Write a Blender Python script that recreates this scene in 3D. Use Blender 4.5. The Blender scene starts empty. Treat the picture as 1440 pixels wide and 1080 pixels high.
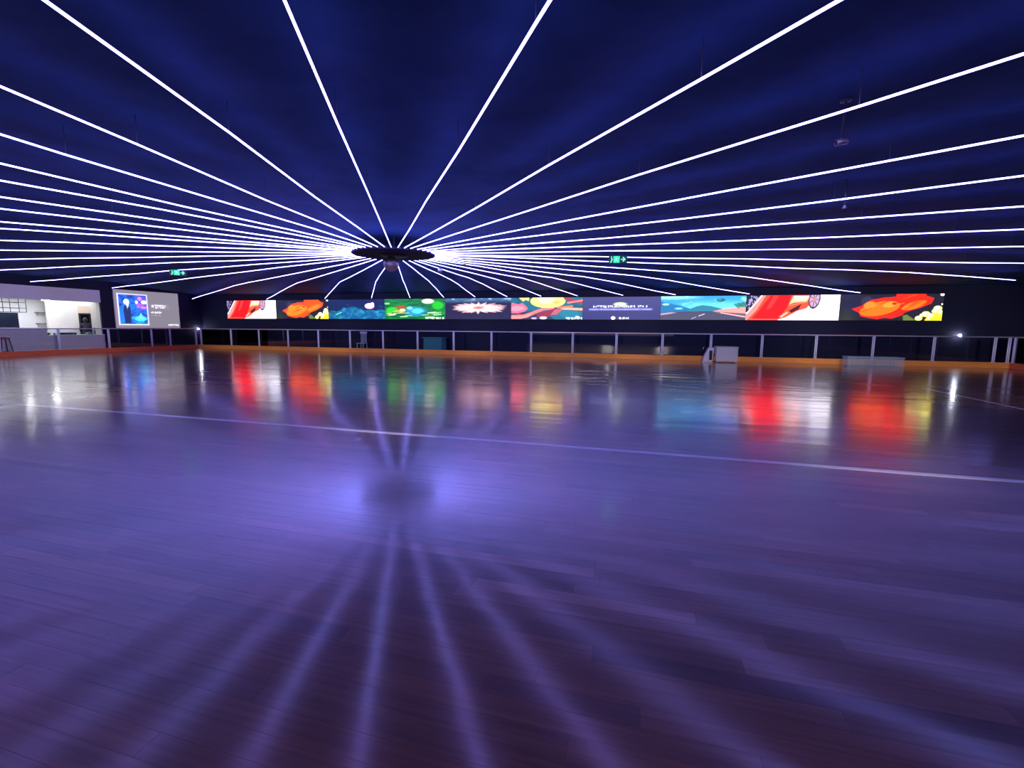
import bpy, bmesh, math, random
import numpy as np
from mathutils import Matrix, Vector

# ------------------------------------------------------------------ camera, world, exposure, large lights
SC = bpy.context.scene
COL = SC.collection
R = math.radians

cam_data = bpy.data.cameras.new('camera')
cam_data.sensor_width = 36.0
cam_data.sensor_fit = 'HORIZONTAL'
cam_data.lens = 643.475 / 1440.0 * 36.0
cam_data.clip_start = 0.05
cam_data.clip_end = 200
cam = bpy.data.objects.new('camera', cam_data)
COL.objects.link(cam)
YAW, PITCH, ROLL = -0.270961, 0.123299, 0.0077174
fw = Vector((math.sin(YAW) * math.cos(PITCH), math.cos(YAW) * math.cos(PITCH), -math.sin(PITCH)))
rt = Vector((math.cos(YAW), -math.sin(YAW), 0))
up = rt.cross(fw)
r2 = rt * math.cos(ROLL) + up * math.sin(ROLL)
u2 = up * math.cos(ROLL) - rt * math.sin(ROLL)
M3 = Matrix((r2, u2, -fw)).transposed()
CAM_H = 1.4
cam.matrix_world = Matrix.Translation((0, 0, CAM_H)) @ M3.to_4x4()
SC.camera = cam

world = bpy.data.worlds.new('world')
SC.world = world
world.use_nodes = True
world.node_tree.nodes['Background'].inputs[0].default_value = (0.02, 0.02, 0.05, 1)
world.node_tree.nodes['Background'].inputs[1].default_value = 0.2

SC.view_settings.view_transform = 'Standard'
SC.view_settings.look = 'None'
SC.view_settings.exposure = 0.0
SC.view_settings.gamma = 1.0
SC.view_settings.use_curve_mapping = False


def area_light(name, loc, rot, sx, sy, power, color):
    d = bpy.data.lights.new(name, 'AREA')
    d.shape = 'RECTANGLE'
    d.size, d.size_y = sx, sy
    d.energy = power
    d.color = color
    o = bpy.data.objects.new(name, d)
    o.location = loc
    o.rotation_euler = rot
    COL.objects.link(o)
    return o


# added fill under the servery ceiling, besides the modelled downlights
area_light('servery_fill_light', (-28.5, 15.6, 2.645), (0, 0, 0), 1.8, 6.0, 85, (0.93, 0.97, 1.0))
# added warm fill behind the camera, for the floor and kick boards
area_light('warm_fill_light', (-4.0, -2.45, 1.7), (R(90), 0, 0), 14.0, 2.0, 70, (1.0, 0.70, 0.52))
# added unseen spots behind the camera, brightening the far barrier and left wall
for lx, tx in ((-12.0, -20.0), (-8.0, -12.0), (-3.0, -4.0), (2.0, 3.5), (6.0, 10.5), (9.0, None)):
    d = bpy.data.lights.new('fill_spot', 'SPOT')
    d.energy = 4600 if tx is not None else 8000
    d.color = (1.0, 0.86, 0.80)
    d.spot_size = R(26) if tx is not None else R(13)
    d.spot_blend = 0.7
    d.shadow_soft_size = 0.12
    o = bpy.data.objects.new('fill_spot', d)
    o.location = (lx, -2.3, 1.9)
    aim = Vector((tx, 21.5, 0.2)) if tx is not None else Vector((-27.0, 14.6, 1.2))
    o.rotation_euler = (aim - Vector(o.location)).to_track_quat('-Z', 'Y').to_euler()
    COL.objects.link(o)

# ------------------------------------------------------------------ helpers
rng = random.Random(7)
NR = np.random.RandomState(11)


class MB:
    """collects simple shapes and links them as one mesh"""

    def __init__(self):
        self.v, self.f, self.s = [], [], []

    def add(self, vs, fs, smooth=False):
        n = len(self.v)
        self.v += [tuple(p) for p in vs]
        self.f += [tuple(i + n for i in f) for f in fs]
        self.s += [smooth] * len(fs)
        return self

    def box(self, x0, x1, y0, y1, z0, z1):
        vs = [(x, y, z) for x in (x0, x1) for y in (y0, y1) for z in (z0, z1)]
        return self.add(vs, [(0, 1, 3, 2), (4, 6, 7, 5), (0, 4, 5, 1), (2, 3, 7, 6), (0, 2, 6, 4), (1, 5, 7, 3)])

    def bbox(self, x0, x1, y0, y1, z0, z1, b=0.01):
        bm = bmesh.new()
        bmesh.ops.create_cube(bm, size=1)
        for v in bm.verts:
            v.co = Vector(((x0 + x1) / 2 + v.co.x * (x1 - x0), (y0 + y1) / 2 + v.co.y * (y1 - y0), (z0 + z1) / 2 + v.co.z * (z1 - z0)))
        bmesh.ops.bevel(bm, geom=bm.edges[:] + bm.verts[:], offset=b, segments=2, affect='EDGES', profile=0.5)
        self.bm(bm)
        bm.free()
        return self

    def bm(self, bm, smooth=False):
        bm.verts.index_update()
        return self.add([v.co[:] for v in bm.verts], [[v.index for v in f.verts] for f in bm.faces], smooth)

    def tube(self, pts, rad, n=8, cap=True, flat=1.0):
        pts = [Vector(p) for p in pts]
        rads = rad if isinstance(rad, (list, tuple)) else [rad] * len(pts)
        vs, fs = [], []
        for i, p in enumerate(pts):
            a = pts[max(i - 1, 0)]
            b = pts[min(i + 1, len(pts) - 1)]
            t = (b - a).normalized()
            ref = Vector((0, 0, 1)) if abs(t.z) < 0.95 else Vector((1, 0, 0))
            s = t.cross(ref).normalized()
            w = s.cross(t).normalized()
            for k in range(n):
                an = 2 * math.pi * k / n
                vs.append(p + s * rads[i] * math.cos(an) + w * rads[i] * flat * math.sin(an))
        for i in range(len(pts) - 1):
            for k in range(n):
                k2 = (k + 1) % n
                fs.append((i * n + k, i * n + k2, (i + 1) * n + k2, (i + 1) * n + k))
        if cap:
            fs.append(tuple(range(n))[::-1])
            fs.append(tuple((len(pts) - 1) * n + k for k in range(n)))
        return self.add(vs, fs, True)

    def lathe(self, prof, c, n=24, smooth=True):
        vs, fs = [], []
        for (r, z) in prof:
            for k in range(n):
                a = 2 * math.pi * k / n
                vs.append((c[0] + r * math.cos(a), c[1] + r * math.sin(a), c[2] + z))
        for i in range(len(prof) - 1):
            for k in range(n):
                k2 = (k + 1) % n
                fs.append((i * n + k, i * n + k2, (i + 1) * n + k2, (i + 1) * n + k))
        fs.append(tuple(range(n))[::-1])
        fs.append(tuple((len(prof) - 1) * n + k for k in range(n)))
        return self.add(vs, fs, smooth)

    def build(self, name, mat, parent=None, loc=None):
        me = bpy.data.meshes.new(name)
        me.from_pydata(self.v, [], self.f)
        me.polygons.foreach_set('use_smooth', self.s)
        me.update()
        bm = bmesh.new()
        bm.from_mesh(me)
        bmesh.ops.recalc_face_normals(bm, faces=bm.faces[:])
        bm.to_mesh(me)
        bm.free()
        if mat is not None:
            me.materials.append(mat)
        o = bpy.data.objects.new(name, me)
        COL.objects.link(o)
        if loc is not None:
            o.location = loc
        if parent is not None:
            attach(o, parent)
        return o


def attach(o, parent):
    """parent without moving (parents here only carry a translation and z rotation)"""
    o.parent = parent
    o.matrix_parent_inverse = parent_matrix(parent).inverted()


def parent_matrix(p):
    m = Matrix.Translation(p.location) @ p.rotation_euler.to_matrix().to_4x4() @ Matrix.Diagonal(p.scale).to_4x4()
    if p.parent:
        m = parent_matrix(p.parent) @ p.matrix_parent_inverse @ m
    return m


def tag(o, label=None, cat=None, group=None, kind=None):
    if label:
        o['label'] = label
    if cat:
        o['category'] = cat
    if group:
        o['group'] = group
    if kind:
        o['kind'] = kind
    return o


def empty(name, loc, label=None, cat=None, group=None):
    o = bpy.data.objects.new(name, None)
    o.empty_display_size = 0.2
    o.location = loc
    COL.objects.link(o)
    return tag(o, label, cat, group)


# ------------------------------------------------------------------ materials
def mat(name, base, rough=0.5, metal=0.0, spec=0.5, emit=None, strength=0.0):
    m = bpy.data.materials.new(name)
    m.use_nodes = True
    b = m.node_tree.nodes['Principled BSDF']
    b.inputs['Base Color'].default_value = (*base, 1)
    b.inputs['Roughness'].default_value = rough
    b.inputs['Metallic'].default_value = metal
    b.inputs['Specular IOR Level'].default_value = spec
    if emit:
        b.inputs['Emission Color'].default_value = (*emit, 1)
        b.inputs['Emission Strength'].default_value = strength
    return m


def noisy(m, scale=6.0, amount=0.25, stretch=(1, 1, 1), bump=0.0, detail=4, dist=0.01):
    """multiply the base colour with object-space noise and add a fine relief"""
    nt = m.node_tree
    b = nt.nodes['Principled BSDF']
    base = b.inputs['Base Color'].default_value[:]
    geo = nt.nodes.new('ShaderNodeNewGeometry')
    mp = nt.nodes.new('ShaderNodeMapping')
    mp.inputs['Scale'].default_value = stretch
    nz = nt.nodes.new('ShaderNodeTexNoise')
    nz.inputs['Scale'].default_value = scale
    nz.inputs['Detail'].default_value = detail
    nt.links.new(geo.outputs['Position'], mp.inputs['Vector'])
    nt.links.new(mp.outputs['Vector'], nz.inputs['Vector'])
    rmp = nt.nodes.new('ShaderNodeMapRange')
    rmp.inputs['From Min'].default_value = 0.25
    rmp.inputs['From Max'].default_value = 0.75
    rmp.inputs['To Min'].default_value = 1 - amount
    rmp.inputs['To Max'].default_value = 1 + amount
    nt.links.new(nz.outputs['Fac'], rmp.inputs['Value'])
    mx = nt.nodes.new('ShaderNodeMix')
    mx.data_type = 'RGBA'
    mx.blend_type = 'MULTIPLY'
    mx.inputs[0].default_value = 1
    mx.inputs[6].default_value = base
    nt.links.new(rmp.outputs['Result'], mx.inputs[7])
    nt.links.new(mx.outputs[2], b.inputs['Base Color'])
    if bump:
        bp = nt.nodes.new('ShaderNodeBump')
        bp.inputs['Strength'].default_value = bump
        bp.inputs['Distance'].default_value = dist
        nt.links.new(nz.outputs['Fac'], bp.inputs['Height'])
        nt.links.new(bp.outputs['Normal'], b.inputs['Normal'])
    return m


LED_COLOR = (0.26, 0.22, 1.0)
LED_POWER = 16.5
FLOOR_ROUGH = 0.14
SCREEN_GAIN = 2.9

M = {}
M['ceiling'] = noisy(mat('ceiling_fabric', (0.019, 0.050, 0.132), 0.8, spec=0.08), 1.2, 0.25, (1, 1, 1), 0.5, 3, 0.06)
M['dark_wall'] = noisy(mat('navy_wall', (0.005, 0.009, 0.045), 0.8), 2.0, 0.15)
M['white_wall'] = noisy(mat('white_plaster', (0.82, 0.82, 0.84), 0.6), 3.0, 0.03)
M['cream_wall'] = noisy(mat('cream_plaster', (0.84, 0.80, 0.76), 0.6), 3.0, 0.03)
M['peach'] = mat('peach_panel', (0.85, 0.66, 0.52), 0.5)
M['subfloor'] = noisy(mat('dark_wood_base', (0.06, 0.035, 0.03), 0.25), 4, 0.2)
M['tile_floor'] = noisy(mat('pale_vinyl', (0.55, 0.55, 0.57), 0.4), 3, 0.1)
M['kick'] = noisy(mat('orange_brown_board', (0.85, 0.33, 0.07), 0.65, spec=0.25), 3.0, 0.12, (1, 1, 8))
M['kick_red'] = noisy(mat('red_brown_board', (0.78, 0.17, 0.07), 0.65, spec=0.25), 3.0, 0.12, (1, 1, 8))
M['rail'] = mat('satin_pale_metal', (0.78, 0.80, 0.98), 0.3, 0.35)
M['post'] = mat('pale_painted_metal', (0.76, 0.80, 1.0), 0.4)
M['black_metal'] = mat('black_metal', (0.02, 0.02, 0.025), 0.4)
M['dark_plastic'] = noisy(mat('dark_plastic', (0.03, 0.03, 0.04), 0.4), 8, 0.2)
M['grey_metal'] = mat('grey_metal', (0.45, 0.45, 0.5), 0.35, 0.6)
M['mirror'] = noisy(mat('mirror_tiles', (0.92, 0.9, 0.92), 0.38, 1.0), 40, 0.35)
M['wire'] = mat('hanger_wire', (0.05, 0.05, 0.08), 0.5)
M['hub'] = noisy(mat('hub_panel', (0.03, 0.035, 0.09), 0.7), 6, 0.2)
M['white_line'] = noisy(mat('painted_line', (0.95, 0.95, 0.97), 0.4), 9, 0.12, (1, 1, 1))
M['white_line'].node_tree.nodes['Principled BSDF'].inputs['Coat Weight'].default_value = 1.0
M['white_line'].node_tree.nodes['Principled BSDF'].inputs['Coat IOR'].default_value = 2.0
M['white_line'].node_tree.nodes['Principled BSDF'].inputs['Specular IOR Level'].default_value = 0.8
M['white_line'].node_tree.nodes['Principled BSDF'].inputs['Coat Roughness'].default_value = 0.15
M['lamp'] = mat('white_lamp', (0.9, 0.9, 0.9), 0.4, emit=(0.95, 0.92, 1.0), strength=110)
M['downlight'] = mat('downlight_lens', (0.9, 0.9, 0.9), 0.4, emit=(0.97, 1.0, 0.97), strength=70)
M['red_paint'] = noisy(mat('red_paint', (0.55, 0.08, 0.12), 0.4), 7, 0.1)
M['dark_red'] = noisy(mat('dark_red_paint', (0.10, 0.015, 0.03), 0.4), 7, 0.1)
M['teal_cloth'] = noisy(mat('teal_cloth', (0.06, 0.30, 0.34), 0.8), 12, 0.2)
M['skin'] = mat('skin', (0.62, 0.42, 0.34), 0.5)
M['hair'] = noisy(mat('dark_hair', (0.012, 0.011, 0.012), 0.5), 30, 0.3)
M['dark_cloth'] = noisy(mat('dark_cloth', (0.02, 0.02, 0.035), 0.85), 20, 0.25)
M['screen_case'] = mat('screen_case', (0.015, 0.015, 0.022), 0.5)
M['shelf_grey'] = mat('grey_shelf', (0.22, 0.25, 0.24), 0.5)
M['window_dark'] = noisy(mat('dark_window', (0.02, 0.025, 0.05), 0.08), 3, 0.3)
M['sign_dark'] = mat('sign_face', (0.01, 0.05, 0.03), 0.4, emit=(0.0, 0.06, 0.035), strength=0.7)
M['sign_green'] = mat('sign_green', (0.02, 0.5, 0.2), 0.4, emit=(0.01, 0.55, 0.22), strength=1.9)
M['sign_pale'] = mat('sign_pale', (0.3, 0.8, 0.6), 0.4, emit=(0.25, 0.85, 0.55), strength=1.0)


def led_material():
    m = bpy.data.materials.new('led_tube')
    m.use_nodes = True
    nt = m.node_tree
    b = nt.nodes['Principled BSDF']
    b.inputs['Base Color'].default_value = (0.6, 0.6, 0.7, 1)
    geo = nt.nodes.new('ShaderNodeNewGeometry')
    nz = nt.nodes.new('ShaderNodeTexNoise')
    nz.inputs['Scale'].default_value = 0.35
    cr = nt.nodes.new('ShaderNodeValToRGB')
    cr.color_ramp.elements[0].position = 0.35
    cr.color_ramp.elements[0].color = (LED_COLOR[0] * 0.8, LED_COLOR[1] * 1.05, LED_COLOR[2], 1)
    cr.color_ramp.elements[1].position = 0.65
    cr.color_ramp.elements[1].color = (LED_COLOR[0] * 1.2, LED_COLOR[1] * 1.0, LED_COLOR[2], 1)
    nt.links.new(geo.outputs['Position'], nz.inputs['Vector'])
    nt.links.new(nz.outputs['Fac'], cr.inputs['Fac'])
    nt.links.new(cr.outputs['Color'], b.inputs['Emission Color'])
    b.inputs['Emission Strength'].default_value = LED_POWER
    return m


M['led'] = led_material()


def glass_material():
    m = bpy.data.materials.new('clear_glass')
    m.use_nodes = True
    nt = m.node_tree
    nt.nodes.remove(nt.nodes['Principled BSDF'])
    out = nt.nodes['Material Output']
    tr = nt.nodes.new('ShaderNodeBsdfTransparent')
    tr.inputs[0].default_value = (0.88, 0.91, 0.95, 1)
    gl = nt.nodes.new('ShaderNodeBsdfGlossy')
    gl.inputs['Roughness'].default_value = 0.015
    fr = nt.nodes.new('ShaderNodeFresnel')
    fr.inputs['IOR'].default_value = 1.45
    mx = nt.nodes.new('ShaderNodeMixShader')
    nt.links.new(fr.outputs[0], mx.inputs[0])
    nt.links.new(tr.outputs[0], mx.inputs[1])
    nt.links.new(gl.outputs[0], mx.inputs[2])
    nt.links.new(mx.outputs[0], out.inputs['Surface'])
    return m


M['glass'] = glass_material()


def frosted(name, color, alpha):
    m = bpy.data.materials.new(name)
    m.use_nodes = True
    nt = m.node_tree
    b = nt.nodes['Principled BSDF']
    b.inputs['Base Color'].default_value = (*color, 1)
    b.inputs['Roughness'].default_value = 0.4
    b.inputs['Alpha'].default_value = alpha
    return m


M['frost'] = frosted('frosted_plastic', (0.88, 0.91, 0.99), 0.28)
M['frost_teal'] = frosted('frosted_teal_plastic', (0.60, 0.80, 0.88), 0.17)
M['sheet'] = frosted('white_sheet', (0.88, 0.9, 0.97), 0.6)


def wood_material(name, source):
    m = bpy.data.materials.new(name)
    m.use_nodes = True
    nt = m.node_tree
    L = nt.links
    b = nt.nodes['Principled BSDF']
    if source == 'object':
        src = nt.nodes.new('ShaderNodeObjectInfo')
        tone = src.outputs['Color']
    else:
        src = nt.nodes.new('ShaderNodeAttribute')
        src.attribute_name = 'tone'
        tone = src.outputs['Color']
    geo = nt.nodes.new('ShaderNodeNewGeometry')
    mp = nt.nodes.new('ShaderNodeMapping')
    mp.inputs['Scale'].default_value = (1.6, 55, 1)
    n1 = nt.nodes.new('ShaderNodeTexNoise')
    n1.inputs['Scale'].default_value = 1.0
    n1.inputs['Detail'].default_value = 5
    L.new(geo.outputs['Position'], mp.inputs['Vector'])
    L.new(mp.outputs['Vector'], n1.inputs['Vector'])
    rmp = nt.nodes.new('ShaderNodeMapRange')
    rmp.inputs['From Min'].default_value = 0.3
    rmp.inputs['From Max'].default_value = 0.7
    rmp.inputs['To Min'].default_value = 0.75
    rmp.inputs['To Max'].default_value = 1.25
    L.new(n1.outputs['Fac'], rmp.inputs['Value'])
    mx = nt.nodes.new('ShaderNodeMix')
    mx.data_type = 'RGBA'
    mx.blend_type = 'MULTIPLY'
    mx.inputs[0].default_value = 1
    L.new(tone, mx.inputs[6])
    L.new(rmp.outputs['Result'], mx.inputs[7])
    L.new(mx.outputs[2], b.inputs['Base Color'])
    # scuffed varnish: roughness varies softly, long relief along the boards
    n2 = nt.nodes.new('ShaderNodeTexNoise')
    n2.inputs['Scale'].default_value = 0.9
    n2.inputs['Detail'].default_value = 3
    L.new(geo.outputs['Position'], n2.inputs['Vector'])
    r2_ = nt.nodes.new('ShaderNodeMapRange')
    r2_.inputs['From Min'].default_value = 0.3
    r2_.inputs['From Max'].default_value = 0.7
    r2_.inputs['To Min'].default_value = FLOOR_ROUGH - 0.02
    r2_.inputs['To Max'].default_value = FLOOR_ROUGH + 0.03
    L.new(n2.outputs['Fac'], r2_.inputs['Value'])
    L.new(r2_.outputs['Result'], b.inputs['Roughness'])
    mp2 = nt.nodes.new('ShaderNodeMapping')
    mp2.inputs['Scale'].default_value = (0.5, 7, 1)
    n3 = nt.nodes.new('ShaderNodeTexNoise')
    n3.inputs['Scale'].default_value = 1.0
    n3.inputs['Detail'].default_value = 2
    L.new(geo.outputs['Position'], mp2.inputs['Vector'])
    L.new(mp2.outputs['Vector'], n3.inputs['Vector'])
    bp = nt.nodes.new('ShaderNodeBump')
    bp.inputs['Strength'].default_value = 0.12
    bp.inputs['Distance'].default_value = 0.003
    L.new(n3.outputs['Fac'], bp.inputs['Height'])
    L.new(bp.outputs['Normal'], b.inputs['Normal'])
    b.inputs['Specular IOR Level'].default_value = 0.35
    # worn base coat under a glossier varnish
    nt.links.remove(b.inputs['Roughness'].links[0])
    b.inputs['Roughness'].default_value = 0.30
    b.inputs['Coat Weight'].default_value = 1.0
    b.inputs['Coat IOR'].default_value = 2.0
    L.new(r2_.outputs['Result'], b.inputs['Coat Roughness'])
    L.new(bp.outputs['Normal'], b.inputs['Coat Normal'])
    return m


M['board_object'] = wood_material('varnished_board', 'object')
M['board_attr'] = wood_material('varnished_board_far', 'attribute')


def picture_material():
    m = bpy.data.materials.new('lit_picture')
    m.use_nodes = True
    nt = m.node_tree
    b = nt.nodes['Principled BSDF']
    b.inputs['Base Color'].default_value = (0.01, 0.01, 0.012, 1)
    b.inputs['Roughness'].default_value = 0.5
    at = nt.nodes.new('ShaderNodeAttribute')
    at.attribute_name = 'picture'
    nt.links.new(at.outputs['Color'], b.inputs['Emission Color'])
    b.inputs['Emission Strength'].default_value = SCREEN_GAIN
    m.cycles.emission_sampling = 'NONE'
    return m


M['picture'] = picture_material()

# ------------------------------------------------------------------ the setting
X_LEFT, X_RIGHT, Y_NEAR, Y_FAR = -27.2, 15.2, -2.6, 23.3
RX0, RX1, RY0, RY1 = -25.5, 13.35, -1.9, 21.47     # rink barrier lines
CEIL, CEIL_FAR, Y_DROP = 3.60, 3.25, 18.0

floor = MB().box(X_LEFT - 0.05, X_RIGHT + 0.05, Y_NEAR - 0.05, Y_FAR + 0.05, -0.12, -0.012).build('floor', M['subfloor'])
tag(floor, 'dark glossy wooden rink floor with purple reflections', kind='structure')

# boards: rows along X, 95 mm wide
BW = 0.095
unit = MB()
unit.box(0, 1, -BW / 2 + 0.00035, BW / 2 - 0.00035, -0.012, 0.0)
unit_me = unit.build('floorboard_source', M['board_object']).data
bpy.data.objects.remove(bpy.data.objects['floorboard_source'])
FORCED = {0: [(-2.75, -0.20, 'light')], -3: [(-0.83, 0.316, 'light'), (0.93, 2.9, 'mid')], 4: [(0.2, 1.05, 'dark')], 5: [(-0.6, 1.4, 'mid')],
          3: [(0.35, 1.9, 'mid')], -7: [(0.64, 2.6, 'dark')], 2: [(-0.9, 0.5, 'mid')], -4: [(-0.9, 0.6, 'mid')], 7: [(-0.4, 1.6, 'mid')]}


def tone():
    t = rng.gauss(1.0, 0.10)
    if rng.random() < 0.07:
        t *= 1.45
    if rng.random() < 0.07:
        t *= 0.62
    w = rng.uniform(-0.06, 0.06)
    return (0.18 * t * (1 + w), 0.080 * t, 0.040 * t * (1 - w), 1)


TONES = {'light': (0.36, 0.19, 0.15, 1), 'mid': (0.24, 0.115, 0.075, 1), 'dark': (0.10, 0.042, 0.026, 1)}


def in_view(x, y):
    p = Vector((x, y, -CAM_H))
    z = p.dot(fw)
    if z < 0.3:
        return False
    px, py = p.dot(r2) / z, p.dot(u2) / z
    return abs(px) < 1.16 and py > -0.88


boards = []
row0 = int(math.floor((RY0 + 0.05 - 2.52) / BW)) + 1
row1 = int(math.floor((RY1 - 0.03 - 2.52) / BW))
for row in range(row0, row1 + 1):
    y = 2.52 + row * BW
    forced = FORCED.get(row, [])
    x = RX0 + 0.03 - rng.uniform(0, 1.2)
    while x < RX1 - 0.03:
        hit = [f for f in forced if abs(f[0] - x) < 1e-6]
        if hit:
            x1, t = hit[0][1], TONES[hit[0][2]]
        else:
            x1, t = x + rng.choice((0.6, 0.9, 1.2, 1.5, 1.8, 2.1, 2.4)), tone()
            for f in forced:
                if x < f[0] < x1 + 0.3:
                    x1 = f[0]
        xa, xb = max(x, RX0 + 0.03), min(x1, RX1 - 0.03)
        if xb - xa > 0.02:
            boards.append((xa, xb, y, t))
        x = x1


def nearest(b):
    x = min(max(0.0, b[0]), b[1])
    if not (in_view(b[0], b[2]) or in_view(b[1], b[2]) or in_view((b[0] + b[1]) / 2, b[2]) or in_view(x, b[2])):
        return 1e6
    return b[2] + abs(x) * 0.35


order = sorted(range(len(boards)), key=lambda i: nearest(boards[i]))
near_set = set(order[:296])
for i in order[:296]:
    xa, xb, y, t = boards[i]
    o = bpy.data.objects.new('floorboard', unit_me)
    o.location = (xa + 0.0005, y, rng.uniform(-0.00015, 0.00015))
    o.scale = (xb - xa - 0.001, 1, 1)
    o.rotation_euler = (rng.gauss(0, R(0.14)), 0, 0)
    o.color = t
    COL.objects.link(o)
    o.parent = floor
vs, fs, cols = [], [], []
for i, (xa, xb, y, t) in enumerate(boards):
    if i in near_set:
        continue
    n = len(vs)
    a = math.tan(rng.gauss(0, R(0.34))) * BW / 2
    h = BW / 2 - 0.00035
    vs += [(xa + .0005, y - h, -a), (xb - .0005, y - h, -a), (xb - .0005, y + h, a), (xa + .0005, y + h, a),
           (xa + .0005, y - h, -.012), (xb - .0005, y - h, -.012), (xb - .0005, y + h, -.012), (xa + .0005, y + h, -.012)]
    fs += [(n, n + 1, n + 2, n + 3), (n + 4, n + 5, n + 1, n), (n + 6, n + 7, n + 3, n + 2), (n + 5, n + 6, n + 2, n + 1), (n + 7, n + 4, n, n + 3)]
    cols += [t] * 20
me = bpy.data.meshes.new('distant_floorboards')
me.from_pydata(vs, [], fs)
ca = me.color_attributes.new('tone', 'FLOAT_COLOR', 'CORNER')
ca.data.foreach_set('color', np.array(cols, dtype=np.float32).ravel())
me.materials.append(M['board_attr'])
o = bpy.data.objects.new('distant_floorboards', me)
COL.objects.link(o)
o.parent = floor
o['kind'] = 'stuff'

# painted court line
ln = MB()
ln.box(-19.2, 6.76, 5.235, 5.325, 0.0003, 0.0022)
ln.box(6.70, 6.76, 5.325, 13.4, 0.0003, 0.0022)
tag(ln.build('boundary_line', M['white_line'], floor), 'pale painted boundary line')

# ceiling: flat, dropping towards the far wall
cv = []
for (y, z) in ((Y_NEAR - 0.05, CEIL), (Y_DROP, CEIL), (Y_FAR + 0.05, CEIL_FAR)):
    cv += [(X_LEFT - 0.05, y, z), (X_RIGHT + 0.05, y, z), (X_LEFT - 0.05, y, z + 0.1), (X_RIGHT + 0.05, y, z + 0.1)]
cf = []
for i in range(2):
    a, b = i * 4, i * 4 + 4
    cf += [(a, b, b + 1, a + 1), (a + 2, a + 3, b + 3, b + 2), (a, a + 2, b + 2, b), (a + 1, b + 1, b + 3, a + 3)]
cf += [(0, 1, 3, 2), (8, 10, 11, 9)]
ceiling = MB().add(cv, cf).build('ceiling', M['ceiling'])
tag(ceiling, 'dark navy fabric ceiling behind the light strips', kind='structure')


def ceil_z(y):
    return CEIL if y < Y_DROP else CEIL + (CEIL_FAR - CEIL) * (y - Y_DROP) / (Y_FAR - Y_DROP)


def wall(name, b, m, label):
    return tag(MB().box(*b).build(name, m), label, kind='structure')


wall('wall_far', (X_LEFT - 0.1, X_RIGHT + 0.1, Y_FAR, Y_FAR + 0.1, -0.12, 3.4), M['dark_wall'], 'dark navy wall behind the LED screens')
wall('wall_right', (X_RIGHT, X_RIGHT + 0.1, Y_NEAR, Y_FAR, -0.12, 3.70), M['dark_wall'], 'dark wall beyond the right end of the rink')
wall('wall_near', (X_LEFT, X_RIGHT, Y_NEAR - 0.1, Y_NEAR, -0.12, 3.70), M['dark_wall'], 'dark wall behind the photographer')
wl = MB()
wl.box(X_LEFT - 0.1, X_LEFT, Y_NEAR, 11.0, -0.12, 3.70)
wl.box(X_LEFT - 0.1, X_LEFT, 17.55, Y_FAR, -0.12, 3.70)
wl.box(X_LEFT - 0.1, X_LEFT - 0.02, 11.0, 17.55, 3.13, 3.70)
tag(wl.build('wall_left', M['dark_wall']), 'dark navy wall around the white servery opening', kind='structure')
fas = MB().box(X_LEFT - 0.1, X_LEFT + 0.03, 11.0, 17.55, 2.52, 3.14)
tag(fas.build('trim_1', M['white_wall']), 'white fascia above the servery opening', kind='structure')

# servery room behind the left wall
XB, XR = -30.1, -29.3
wall('wall_servery_back', (XB - 0.1, XB, 11.0, 17.0, -0.1, 2.75), M['white_wall'], 'white back wall of the servery recess')
sw = MB()
sw.box(XR - 0.1, XR, 16.42, 17.79, -0.1, 2.75)
sw.box(XR - 0.1, XR, 18.36, 20.2, -0.1, 2.75)
sw.box(XR - 0.1, XR, 17.79, 18.36, 2.34, 2.75)
sw.box(XB - 0.1, XR - 0.1, 16.95, 17.05, -0.1, 2.75)
tag(sw.build('wall_servery_front', M['cream_wall']), 'cream servery wall with a doorway', kind='structure')
wall('wall_servery_side', (XR - 0.1, X_LEFT - 0.1, 20.2, 20.3, -0.1, 2.75), M['white_wall'], 'white end wall of the servery')
wall('wall_servery_end', (XB, X_LEFT - 0.1, 10.9, 11.0, -0.1, 2.75), M['white_wall'], 'white near end wall of the servery')
wall('wall_servery_passage', (XB - 1.2, XB - 1.1, 17.2, 19.0, -0.1, 2.75), M['dark_wall'], 'dark passage behind the servery doorway')
wall('ceiling_servery', (XB - 1.2, X_LEFT - 0.1, 11.0, 20.3, 2.66, 2.74), M['white_wall'], 'white servery ceiling')
wall('floor_servery', (XB - 1.2, X_LEFT - 0.05, 11.0, 20.3, -0.1, 0.0), M['tile_floor'], 'pale servery floor')
dr = empty('door_1', (XR - 0.03, 18.07, 0))
tag(dr, 'dark framed doorway with a peach transom', kind='structure')
MB().box(XR - 0.06, XR + 0.01, 17.79, 18.36, 1.98, 2.33).build('transom_panel', M['peach'], dr)
MB().box(XR - 0.08, XR + 0.02, 17.79, 18.33, 1.90, 1.98).box(XR - 0.08, XR + 0.02, 17.79, 17.87, 0.0, 1.90).box(XR - 0.08, XR + 0.02, 18.33, 18.36, 0, 1.98).build('door_frame', M['dark_plastic'], dr)

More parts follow.
